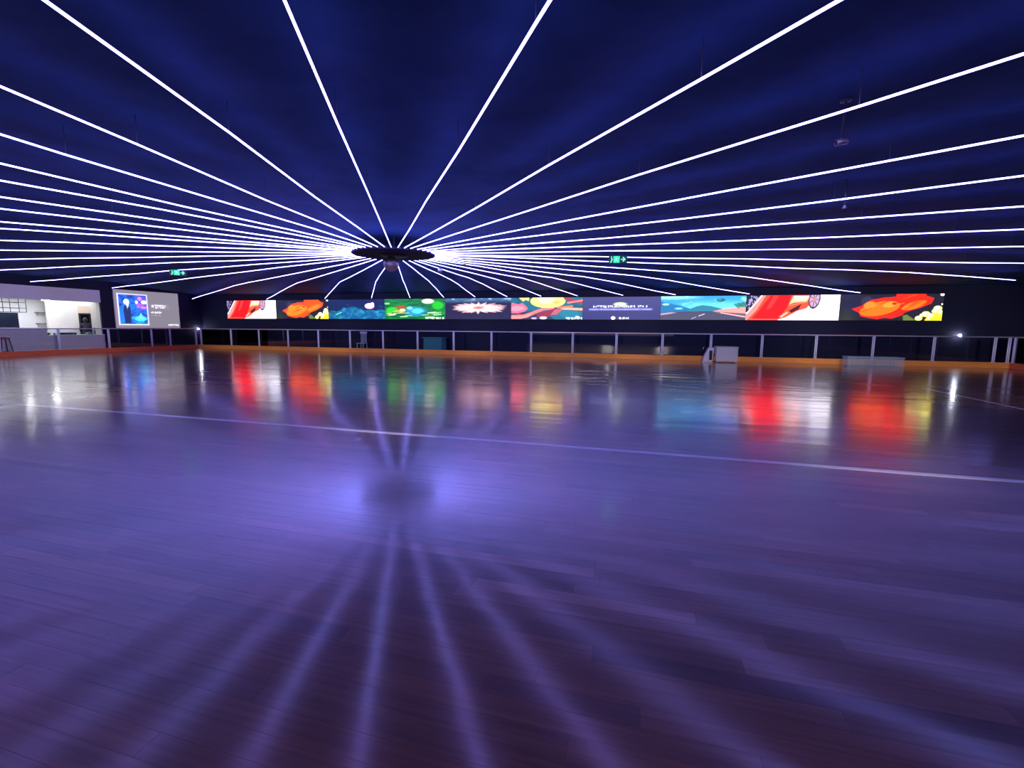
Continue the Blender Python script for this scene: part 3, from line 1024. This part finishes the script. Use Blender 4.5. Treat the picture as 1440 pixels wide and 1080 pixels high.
def pic_projection():
    p = Pic(120, 70, (0.335, 0.315, 0.40), 1.74)
    p.put(np.clip(1 - p.u * 2, 0, 1), (.42, .33, .47), .5)
    p.poly([(.04, .09), (.49, .09), (.49, .93), (.04, .93)], (.72, .70, 1.0))
    p.poly([(.06, .12), (.47, .12), (.47, .90), (.06, .90)], (.02, .14, .62))
    n = p.noise(16, 18, 51) * .5 + p.noise(40, 44, 52) * .5
    ins = ((p.u > .06) & (p.u < .47) & (p.v > .12) & (p.v < .90)).astype(float)
    p.put(ins * np.clip(n * 3.4 - 1.3, 0, 1), (.02, .36, .85), .9)
    p.put(ins * np.clip((p.v - .62) * 5, 0, 1) * np.clip(p.noise(30, 34, 53) * 4 - 2, 0, 1), (.05, .62, .85), .8)
    p.put(ins * np.clip(1.25 - n * 3, 0, 1), (.01, .04, .30), .9)
    p.put(ins * np.clip((p.v - .5) * 3, 0, 1) * np.clip((.2 - p.u) * 8, 0, 1), (.01, .45, .85), .7)
    # pink and white lettering block, top right of the picture
    p.poly([(.30, .15), (.47, .15), (.47, .50), (.32, .52)], (.20, .16, .72), .8)
    for (x, y, rx, ry, c) in ((.37, .21, .03, .05, (.85, .45, .8)), (.32, .31, .02, .05, (.9, .85, 1)), (.43, .30, .04, .05, (.95, .95, .95)), (.38, .40, .05, .03, (.55, .2, .75)),
                              (.42, .45, .05, .025, (.9, .4, .85)), (.34, .43, .025, .03, (.6, .35, .85))):
        p.ell(x, y, rx, ry, c)
    p.glyphs(.31, .46, .36, .035, (.75, .30, .72), 61, .2)
    # cyan glow
    p.ell(.36, .75, .12, .09, (.10, .72, .78), soft=.6)
    p.poly([(.31, .76), (.35, .66), (.37, .58), (.39, .66), (.42, .74), (.45, .78)], (.35, .88, .85), .8)
    p.ell(.26, .72, .04, .03, (.05, .6, .85), soft=.5)
    # standing figure: white hair, dark suit
    p.poly([(.13, .88), (.12, .52), (.135, .42), (.17, .38), (.21, .40), (.225, .48), (.22, .88)], (.02, .05, .24))
    p.ell(.175, .36, .02, .06, (.45, .5, .62))
    p.ell(.17, .31, .042, .075, (.85, .88, .86))
    p.ell(.185, .40, .015, .05, (.75, .80, .85))
    p.poly([(.165, .42), (.185, .42), (.18, .52)], (.6, .65, .8))
    # text lines
    p.poly([(.53, .33), (.83, .33), (.83, .47), (.53, .47)], (.44, .41, .50), .6)
    p.ell(.565, .395, .018, .035, (.8, .77, .86))
    p.glyphs(.60, .78, .375, .045, (.95, .92, 1), 71, .05)
    p.glyphs(.60, .74, .43, .04, (.95, .92, 1), 72, .05)
    p.glyphs(.53, .70, .57, .05, (1, .98, 1), 73, .08)
    p.glyphs(.53, .68, .655, .025, (.7, .67, .76), 74, .1)
    p.glyphs(.80, .96, .915, .045, (1, .98, .95), 75, .02)
    return p.cells() / 1.25


def picture_mesh(name, px, origin, ex, ez, parent):
    """px: h x w x 3 (row 0 on top); ex / ez span the picture, cells lie flat like LED pixels"""
    h, w = px.shape[:2]
    o, ex, ez = np.array(origin, float), np.array(ex, float), np.array(ez, float)
    gx, gz = np.meshgrid(np.arange(w + 1) / w, 1 - np.arange(h + 1) / h)
    V = o + gx[..., None] * ex + gz[..., None] * ez
    idx = np.arange((h + 1) * (w + 1)).reshape(h + 1, w + 1)
    F = np.stack([idx[1:, :-1], idx[1:, 1:], idx[:-1, 1:], idx[:-1, :-1]], -1).reshape(-1, 4)
    me = bpy.data.meshes.new(name)
    me.from_pydata(V.reshape(-1, 3).tolist(), [], F.tolist())
    ca = me.color_attributes.new('picture', 'FLOAT_COLOR', 'CORNER')
    c = np.concatenate([px, np.ones((h, w, 1))], -1).reshape(-1, 1, 4).repeat(4, 1)
    ca.data.foreach_set('color', c.astype(np.float32).ravel())
    me.materials.append(M['picture'])
    ob = bpy.data.objects.new(name, me)
    COL.objects.link(ob)
    attach(ob, parent)
    return ob


SCR_X0, SCR_W, SCR_Y, SCR_Z0, SCR_Z1 = -24.98, 3.695, 23.16, 1.815, 2.905
screens = [
    (pic_car(), 'LED wall screen showing a red car, smallest-looking one at the left end'),
    (pic_poppy(1), 'LED wall screen showing an orange poppy, beside the left-hand car screen'),
    (pic_sea(), 'LED wall screen with a dark blue underwater picture and white bird shape'),
    (pic_pond(), 'LED wall screen with a bright green pond picture and turquoise centre'),
    (pic_lotus(), 'LED wall screen showing a pale pink lotus on dark blue'),
    (pic_moon(), 'LED wall screen showing a yellow moon, pink petals and red branches'),
    (pic_text(), 'plain indigo LED wall screen with two lines of white text'),
    (pic_road(), 'LED wall screen showing a coastal road under a turquoise sky'),
    (pic_car(), 'LED wall screen showing a red car, large one beside the coastal road'),
    (pic_poppy(0), 'LED wall screen showing a big red poppy at the right end'),
]
for i, (px, lab) in enumerate(screens):
    x0 = SCR_X0 + SCR_W * i
    s = empty('led_screen', (x0 + SCR_W / 2, SCR_Y, SCR_Z0), lab, 'screen', 'LED screens along the far wall')
    MB().box(x0, x0 + SCR_W - 0.004, SCR_Y + 0.004, Y_FAR - 0.003, SCR_Z0 - 0.01, SCR_Z1 + 0.01).build('housing', M['screen_case'], s)
    picture_mesh('display', px, (x0 + 0.004, SCR_Y, SCR_Z0), (SCR_W - 0.012, 0, 0), (0, 0, SCR_Z1 - SCR_Z0), s)

ps = empty('projection_screen', (X_LEFT + 0.03, 19.97, 1.21), 'grey projected picture with a blue poster and white text on the left wall', 'screen')
MB().box(X_LEFT, X_LEFT + 0.03, 18.17, 21.77, 1.19, 3.27).build('backing_panel', M['white_wall'], ps)
picture_mesh('projected_picture', pic_projection(), (X_LEFT + 0.034, 18.19, 1.21), (0, 3.56, 0), (0, 0, 2.05), ps)

# ------------------------------------------------------------------ exit signs
def exit_sign(loc, yaw, label):
    t = empty('exit_sign', (0, 0, 0), label, 'sign', 'green exit signs')

    def flat(pts, name, m, lift):
        n = len(pts)
        MB().add([(x, -0.02 - lift, z) for x, z in pts] + [(x, -0.019, z) for x, z in pts],
                 [tuple(range(n)), tuple(range(2 * n - 1, n - 1, -1))] + [(i, (i + 1) % n, n + (i + 1) % n, n + i) for i in range(n)]).build(name, m, t)

    MB().bbox(-.20, .20, -.018, .018, -.08, .08, .006).build('sign_case', M['sign_dark'], t)
    flat([(-.10, -.07), (.035, -.07), (.035, .07), (-.10, .07)], 'door_symbol', M['sign_green'], .002)
    fig = [(-.055, .055), (-.03, .055), (-.028, .035), (-.005, .02), (.02, .03), (.025, .018), (-.002, .0), (-.02, .008), (-.022, -.015), (.008, -.03), (.004, -.062),
           (-.01, -.062), (-.008, -.038), (-.042, -.022), (-.06, -.058), (-.085, -.058), (-.085, -.045), (-.067, -.045), (-.052, -.008), (-.055, .012), (-.075, .0), (-.083, .008), (-.055, .03)]
    flat(fig, 'running_figure', M['sign_pale'], .004)
    flat([(-.17, -.07), (-.14, -.07), (-.115, .0), (-.14, .07), (-.155, .07), (-.145, .0)], 'door_edge', M['sign_pale'], .003)
    flat([(.06, .012), (.11, .012), (.095, .05), (.12, .05), (.165, 0), (.12, -.05), (.095, -.05), (.11, -.012), (.06, -.012)], 'arrow', M['sign_pale'], .003)
    for x in (-.12, .12):
        MB().tube([(x, 0, .078), (x, 0, CEIL + .01 - loc[2])], .006, 6).build('hanging_rod', M['wire'], t)
    t.location = loc
    t.rotation_euler = (0, 0, yaw)
    return t


exit_sign((-0.54, 10.59, 2.9), R(6), 'green exit sign with an arrow hanging above the text screen')
exit_sign((-13.02, 10.49, 2.9), R(58), 'green exit sign hanging above the grey projection, seen at a slant')

# ------------------------------------------------------------------ small ceiling devices
cc = empty('security_camera', (1.82, 5.40, CEIL), 'small grey security camera under the ceiling at upper right', 'camera')
MB().lathe([(.05, 0), (.05, -.012), (.03, -.02)], (1.82, 5.40, CEIL), 16).build('mount', M['wire'], cc)
MB().tube([(1.82, 5.40, CEIL - .015), (1.81, 5.39, 3.23)], .012, 8).build('arm', M['wire'], cc)
MB().tube([(1.86, 5.40, 3.225), (1.76, 5.38, 3.205)], .032, 14).build('camera_body', M['grey_metal'], cc)
MB().tube([(1.762, 5.38, 3.205), (1.752, 5.378, 3.203)], .022, 14).build('lens', M['black_metal'], cc)
sp = empty('ceiling_sprinkler', (2.84, 8.12, CEIL), 'small metal sprinkler under the ceiling, below the security camera in view', 'sprinkler')
MB().tube([(2.84, 8.12, CEIL + .01), (2.84, 8.12, 3.22)], .012, 8).build('pipe', M['wire'], sp)
MB().lathe([(.012, .03), (.02, .02), (.01, .005), (.032, .0), (.032, -.006)], (2.84, 8.12, 3.2), 14).build('sprinkler_head', M['grey_metal'], sp)

# ------------------------------------------------------------------ wall lamps seen over the barrier
def wall_lamp(loc, d, label):
    t = empty('wall_lamp', loc, label, 'lamp', 'small white wall lamps')
    x, y, z = loc
    MB().bbox(min(x, x - .03 * d[0]) - (0.05 if d[1] else 0), max(x, x - .03 * d[0]) + (0.05 if d[1] else 0), min(y, y - .03 * d[1]) - (0.05 if d[0] else 0),
              max(y, y - .03 * d[1]) + (0.05 if d[0] else 0), z - .07, z + .07, .008).build('back_plate', M['grey_metal'], t)
    bm = bmesh.new()
    bmesh.ops.create_icosphere(bm, subdivisions=2, radius=.048)
    for v in bm.verts:
        v.co += Vector((x + .05 * d[0], y + .05 * d[1], z))
    MB().bm(bm, True).build('globe', M['lamp'], t)
    bm.free()


wall_lamp((X_LEFT + .03, 22.93, 1.15), (1, 0), 'small white lamp in the far left corner past the projection')
wall_lamp((12.70, Y_FAR - .03, 1.20), (0, -1), 'small white lamp on the dark wall right of the last screen')

# ------------------------------------------------------------------ servery fittings
tc = empty('bar_counter', (-27.1, 13.05, 0), 'tall white bar counter behind the red stool', 'counter')
MB().box(-27.45, -27.0, 11.02, 15.06, 0.0, 1.165).build('front_panel', M['white_wall'], tc)
MB().bbox(-27.5, -26.94, 11.02, 15.09, 1.165, 1.205, .008).build('worktop', M['white_wall'], tc)
lc = empty('service_counter', (-27.1, 16.3, 0), 'lower white service counter right of the bar counter', 'counter')
MB().box(-27.6, -27.1, 15.10, 17.54, 0.0, .83).build('front_panel', M['white_wall'], lc)
MB().bbox(-27.65, -27.06, 15.095, 17.545, .83, .87, .008).build('worktop', M['white_wall'], lc)

pr = empty('label_printer', (-27.3, 16.02, .87), 'flat dark printer on the service counter', 'printer')
MB().bbox(-27.5, -27.18, 15.70, 16.36, .87, .975, .02).build('body', M['dark_plastic'], pr)
MB().box(-27.185, -27.17, 15.8, 16.25, .89, .91).build('paper_slot', M['grey_metal'], pr)
for j, (y, h, r, lab) in enumerate(((15.28, .10, .05, 'small dark cup on the service counter, left of the printer'), (15.50, .08, .045, 'small dark bowl on the service counter beside the printer'))):
    t = empty('cup', (-27.3, y, .87), lab, 'cup')
    MB().lathe([(r * .7, 0), (r, h * .5), (r, h), (r * .88, h), (r * .6, .012)], (-27.3, y, .87), 16).build('body', M['dark_plastic'], t)
    MB().tube([(-27.3, y + r * .9, .87 + h * .75), (-27.3, y + r * 1.6, .87 + h * .7), (-27.3, y + r * 1.6, .87 + h * .35), (-27.3, y + r * .85, .87 + h * .3)], .007, 6).build('handle', M['dark_plastic'], t)
t = empty('pump_bottle', (-27.3, 17.2, .87), 'grey pump bottle at the right end of the service counter', 'bottle')
MB().lathe([(.06, 0), (.065, .03), (.065, .17), (.05, .21), (.02, .23), (.02, .27)], (-27.3, 17.2, .87), 18).build('body', M['shelf_grey'], t)
MB().tube([(-27.3, 17.2, 1.13), (-27.3, 17.2, 1.22)], .012, 8).tube([(-27.3, 17.2, 1.215), (-27.2, 17.2, 1.2)], .012, 8).build('pump', M['dark_plastic'], t)
t = empty('tissue_box', (-27.4, 17.02, .87), 'low grey box beside the pump bottle', 'box')
MB().bbox(-27.5, -27.3, 16.90, 17.12, .87, .96, .01).build('body', M['shelf_grey'], t)
MB().box(-27.44, -27.36, 16.96, 17.06, .955, .985).build('tissue', M['white_wall'], t)

for z, lab in ((1.97, 'upper grey wall shelf in the white servery recess'), (1.40, 'lower grey wall shelf in the white servery recess')):
    t = empty('wall_shelf', (XB + .15, 16.64, z), lab, 'shelf', 'grey shelves in the servery')
    MB().bbox(XB + .002, XB + .30, 16.36, 16.93, z - .025, z + .025, .005).build('shelf_board', M['shelf_grey'], t)
    for y in (16.44, 16.85):
        MB().box(XB, XB + .2, y - .01, y + .01, z - .05, z - .025).box(XB, XB + .02, y - .01, y + .01, z - .17, z - .025).build('bracket', M['grey_metal'], t)

# hanging black rack above the bar counter
t = empty('hanging_rack', (-28.4, 13.2, 1.95), 'black steel rod rack hanging above the bar counter', 'rack')
y0, y1, z0, z1 = 11.3, 14.98, 1.93, 2.60
for x in (-28.6, -28.1):
    rk = MB()
    for z in (z0, 2.12, 2.38, z1):
        rk.tube([(x, y0, z), (x, y1, z)], .012, 6)
    rk.build('rail', M['black_metal'], t)
for y in (y0, 12.5, 14.40, y1):
    rk = MB()
    for z in (z0, z1):
        rk.tube([(-28.6, y, z), (-28.1, y, z)], .012, 6)
    for x in (-28.6, -28.1):
        rk.tube([(x, y, z0), (x, y, 2.67)], .014, 6)
    rk.build('upright_frame', M['black_metal'], t)
MB().box(-28.6, -28.1, y0, y1, 2.115, 2.125).build('shelf_grid', M['glass'], t)

win = empty('window_1', (XB + .03, 13.6, 1.2))
tag(win, 'dark interior window behind the bar counter', kind='structure')
MB().box(XB, XB + .02, 11.6, 15.68, 1.16, 1.93).build('pane', M['window_dark'], win)
MB().box(XB, XB + .05, 11.55, 15.74, 1.93, 1.98).box(XB, XB + .05, 11.55, 15.74, 1.11, 1.16).box(XB, XB + .05, 15.68, 15.74, 1.16, 1.93).box(XB, XB + .05, 11.55, 11.6, 1.16, 1.93).build('frame', M['white_wall'], win)

for y, x, lab in ((16.03, -28.6, 'round downlight in the servery ceiling above the wall shelves'), (14.52, -27.75, 'round downlight in the servery ceiling above the bar counter'), (13.2, -27.75, 'servery downlight nearest the left frame edge')):
    t = empty('downlight', (x, y, 2.66), lab, 'ceiling light', 'round downlights in the servery')
    MB().lathe([(.15, 0), (.18, -.005), (.18, -.085), (.135, -.095)], (x, y, 2.66), 24).build('trim_ring', M['white_wall'], t)
    MB().lathe([(.133, -.094), (.128, -.102)], (x, y, 2.66), 24).build('lens', M['downlight'], t)

# stool
SX, SY = -26.2, 13.08
t = empty('bar_stool', (SX, SY, 0), 'red round bar stool in front of the white bar counter', 'stool')
MB().lathe([(.17, .745), (.20, .755), (.215, .79), (.20, .82), (.10, .828)], (SX, SY, 0), 28).build('seat', M['red_paint'], t)
for sx in (-1, 1):
    for sy in (-1, 1):
        MB().tube([(SX + sx * .12, SY + sy * .12, .75), (SX + sx * .20, SY + sy * .21, -.012)], .02, 8).build('leg', M['dark_red'], t)
fr = MB()
c4 = [(-1, -1), (1, -1), (1, 1), (-1, 1)]
for i in range(4):
    a, b = c4[i], c4[(i + 1) % 4]
    fr.tube([(SX + a[0] * .18, SY + a[1] * .185, .2), (SX + b[0] * .18, SY + b[1] * .185, .2)], .012, 6)
fr.build('foot_ring', M['dark_red'], t)

# person behind the service counter
def person(loc, face, label):
    t = empty('person', loc, label, 'person')
    x0, y0, z0 = loc
    me = bpy.data.meshes.new('body')
    J = {'pel': (0, 0, .95), 'bel': (0, .0, 1.10), 'che': (0, .0, 1.30), 'nec': (0, 0, 1.46), 'hea': (.01, 0, 1.53),
         'sl': (0, .17, 1.40), 'el': (.03, .23, 1.12), 'wl': (.16, .17, .96), 'hl': (.22, .14, .93), 'sr': (0, -.17, 1.40), 'er': (.03, -.23, 1.12), 'wr': (.16, -.17, .96), 'hr': (.22, -.14, .93),
         'hpl': (0, .09, .90), 'kl': (.02, .10, .50), 'al': (0, .10, .08), 'tl': (.14, .11, .03), 'hpr': (0, -.09, .90), 'kr': (.02, -.10, .50), 'ar': (0, -.10, .08), 'tr': (.14, -.11, .03)}
    RAD = {'pel': .15, 'bel': .13, 'che': .15, 'nec': .055, 'hea': .05, 'sl': .065, 'el': .045, 'wl': .03, 'hl': .03, 'sr': .065, 'er': .045, 'wr': .03, 'hr': .03,
           'hpl': .095, 'kl': .062, 'al': .042, 'tl': .035, 'hpr': .095, 'kr': .062, 'ar': .042, 'tr': .035}
    E_ = [('pel', 'bel'), ('bel', 'che'), ('che', 'nec'), ('nec', 'hea'), ('che', 'sl'), ('sl', 'el'), ('el', 'wl'), ('wl', 'hl'), ('che', 'sr'), ('sr', 'er'), ('er', 'wr'), ('wr', 'hr'),
          ('pel', 'hpl'), ('hpl', 'kl'), ('kl', 'al'), ('al', 'tl'), ('pel', 'hpr'), ('hpr', 'kr'), ('kr', 'ar'), ('ar', 'tr')]
    names = list(J)
    c, s = math.cos(face), math.sin(face)
    tr = lambda p: (x0 + p[0] * c - p[1] * s, y0 + p[0] * s + p[1] * c, z0 + p[2])
    me.from_pydata([tr(J[n]) for n in names], [(names.index(a), names.index(b)) for a, b in E_], [])
    ob = bpy.data.objects.new('body', me)
    COL.objects.link(ob)
    sk = ob.modifiers.new('skin', 'SKIN')
    for i, n in enumerate(names):
        me.skin_vertices[0].data[i].radius = (RAD[n], RAD[n])
    me.skin_vertices[0].data[0].use_root = True
    ob.modifiers.new('smooth', 'SUBSURF').levels = 2
    ob.modifiers['smooth'].render_levels = 2
    me.materials.append(M['dark_cloth'])
    attach(ob, t)

    def blob(name, m, c0, sc, sub=3, fn=None):
        bm = bmesh.new()
        bmesh.ops.create_icosphere(bm, subdivisions=sub, radius=1)
        for v in bm.verts:
            q = Vector((v.co.x * sc[0], v.co.y * sc[1], v.co.z * sc[2]))
            if fn:
                q = fn(q, v.co)
            v.co = Vector(tr((c0[0] + q.x, c0[1] + q.y, c0[2] + q.z)))
        o = MB().bm(bm, True).build(name, m, t)
        bm.free()
        return o

    def jaw(q, n):
        if n.z < 0:
            q.y *= 1 + .28 * n.z
        if n.x > .8 and -.25 < n.z < .15:
            q.x += .018 * (1 - abs(n.y) * 2.5) if abs(n.y) < .4 else 0
        return q

    blob('head', M['skin'], (.02, 0, 1.62), (.095, .075, .115), 3, jaw)
    blob('hair', M['hair'], (-.012, 0, 1.63), (.108, .10, .13), 3)
    for sy in (-1, 1):
        blob('ear', M['skin'], (.01, .078 * sy, 1.61), (.018, .010, .028), 2)
        blob('eye', M['hair'], (.108, .032 * sy, 1.625), (.008, .012, .007), 2)
        blob('hand', M['skin'], (.25, .125 * sy, .925), (.05, .035, .02), 2)
        for k in range(4):
            MB().tube([tr((.28, (.10 + .014 * k) * sy, .925)), tr((.32, (.098 + .014 * k) * sy, .918)), tr((.335, (.098 + .014 * k) * sy, .905))], .007, 6).build('finger', M['skin'], t)
        MB().tube([tr((.25, .09 * sy, .925)), tr((.285, .078 * sy, .92))], .008, 6).build('thumb', M['skin'], t)
    blob('mouth', M['red_paint'], (.104, 0, 1.558), (.006, .022, .006), 2)
    return t


person((-28.95, 17.86, 0.0), R(165), 'person in dark clothes with dark hair, turned away, standing at the servery doorway')

# ------------------------------------------------------------------ pale things by the far kick board
t = empty('storage_bin', (3.47, 20.85, 0), 'pale translucent bin standing by the far kick board below the road screen', 'bin')
b = MB()
b.box(3.08, 3.90, 20.62, 20.635, .05, .64).box(3.08, 3.90, 21.085, 21.10, .05, .64).box(3.08, 3.095, 20.62, 21.10, .05, .64).box(3.885, 3.90, 20.62, 21.10, .05, .64).box(3.08, 3.90, 20.62, 21.10, .05, .065)
b.build('tub', M['frost'], t)
MB().bbox(3.05, 3.93, 20.59, 21.13, .64, .675, .01).build('lid', M['frost'], t)
MB().box(3.07, 3.91, 20.605, 20.62, .34, .37).build('rib', M['frost'], t)
for x in (3.14, 3.84):
    for y in (20.68, 21.04):
        MB().tube([(x - .02, y, .028), (x + .02, y, .028)], .028, 12).build('wheel', M['grey_metal'], t)
        MB().box(x - .012, x + .012, y - .03, y + .03, .03, .055).build('wheel_fork', M['grey_metal'], t)

t = empty('white_sack', (2.85, 20.85, 0), 'slumped white sack with a dark patch leaning left of the translucent bin', 'sack')
bm = bmesh.new()
bmesh.ops.create_cube(bm, size=1)
bmesh.ops.subdivide_edges(bm, edges=bm.edges[:], cuts=5, use_grid_fill=True)
for v in bm.verts:
    x, y, z = v.co
    zz = z + .5
    lean = .16 * zz
    w = .40 * (1 - .45 * zz)
    fold = .018 * math.sin(9 * x + 5 * zz) + .012 * math.sin(17 * zz + 4 * y)
    v.co = Vector((2.74 + lean + x * w + fold, 20.86 + y * .34 * (1 - .35 * zz) + fold, zz * .62))
MB().bm(bm, True).build('bag_cloth', M['sheet'], t)
bm.free()
MB().bbox(2.82, 2.93, 20.66, 20.70, .10, .50, .012).build('dark_patch', M['dark_cloth'], t)

t = empty('low_crate', (8.7, 20.8, 0), 'long low translucent teal crate by the far kick board below the red car screen', 'crate')
b = MB()
b.box(7.80, 9.65, 20.60, 20.615, .0, .36).box(7.80, 9.65, 21.045, 21.06, 0, .36).box(7.80, 7.815, 20.60, 21.06, 0, .36).box(9.635, 9.65, 20.60, 21.06, 0, .36).box(7.80, 9.65, 20.60, 21.06, .0, .015)
b.build('tub', M['frost_teal'], t)
MB().box(7.78, 9.67, 20.58, 20.60, .345, .375).box(7.78, 9.67, 21.06, 21.08, .345, .375).box(7.78, 7.80, 20.58, 21.08, .345, .375).box(9.65, 9.67, 20.58, 21.08, .345, .375).build('rim', M['frost_teal'], t)
for x in (8.2, 8.7, 9.2):
    MB().box(x - .02, x + .02, 20.585, 20.60, .02, .345).build('rib', M['frost_teal'], t)

# dim furniture in the aisle behind the far glass
t = empty('skirted_table', (-10.45, 22.3, 0), 'table with a teal skirt behind the far glass below the green pond screen', 'table')
MB().bbox(-11.04, -9.88, 21.95, 22.65, .80, .845, .015).build('table_top', M['teal_cloth'], t)
n = 60
ring_, vs = [], []
for i in range(n):
    u = i / n * 4
    s_, f_ = int(u), u - int(u)
    hx, hy = .50, .28
    x, y = [(-hx + 2 * hx * f_, -hy), (hx, -hy + 2 * hy * f_), (hx - 2 * hx * f_, hy), (-hx, hy - 2 * hy * f_)][s_]
    k = 1 + .035 * (i % 2)
    ring_.append((x * k, y * k))
vs = [(-10.45 + x, 22.3 + y, .81) for x, y in ring_] + [(-10.45 + x * 1.06, 22.3 + y * 1.06, -.01) for x, y in ring_]
MB().add(vs, [(i, (i + 1) % n, n + (i + 1) % n, n + i) for i in range(n)]).build('table_skirt', M['teal_cloth'], t)
t = empty('white_chair', (-14.9, 22.35, 0), 'white slat back chair behind the far glass below the underwater screen', 'chair')
MB().bbox(-15.12, -14.68, 22.15, 22.58, .44, .475, .012).build('seat', M['post'], t)
MB().bbox(-15.12, -14.68, 22.54, 22.58, .98, 1.10, .012).build('back_rail', M['post'], t)
for x in (-15.06, -14.98, -14.90, -14.82, -14.74):
    MB().box(x - .014, x + .014, 22.55, 22.57, .47, .99).build('back_slat', M['post'], t)
for x in (-15.09, -14.71):
    for y in (22.19, 22.55):
        MB().tube([(x, y, .45), (x * 1.0, y, -.012)], .018, 8).build('leg', M['post'], t)
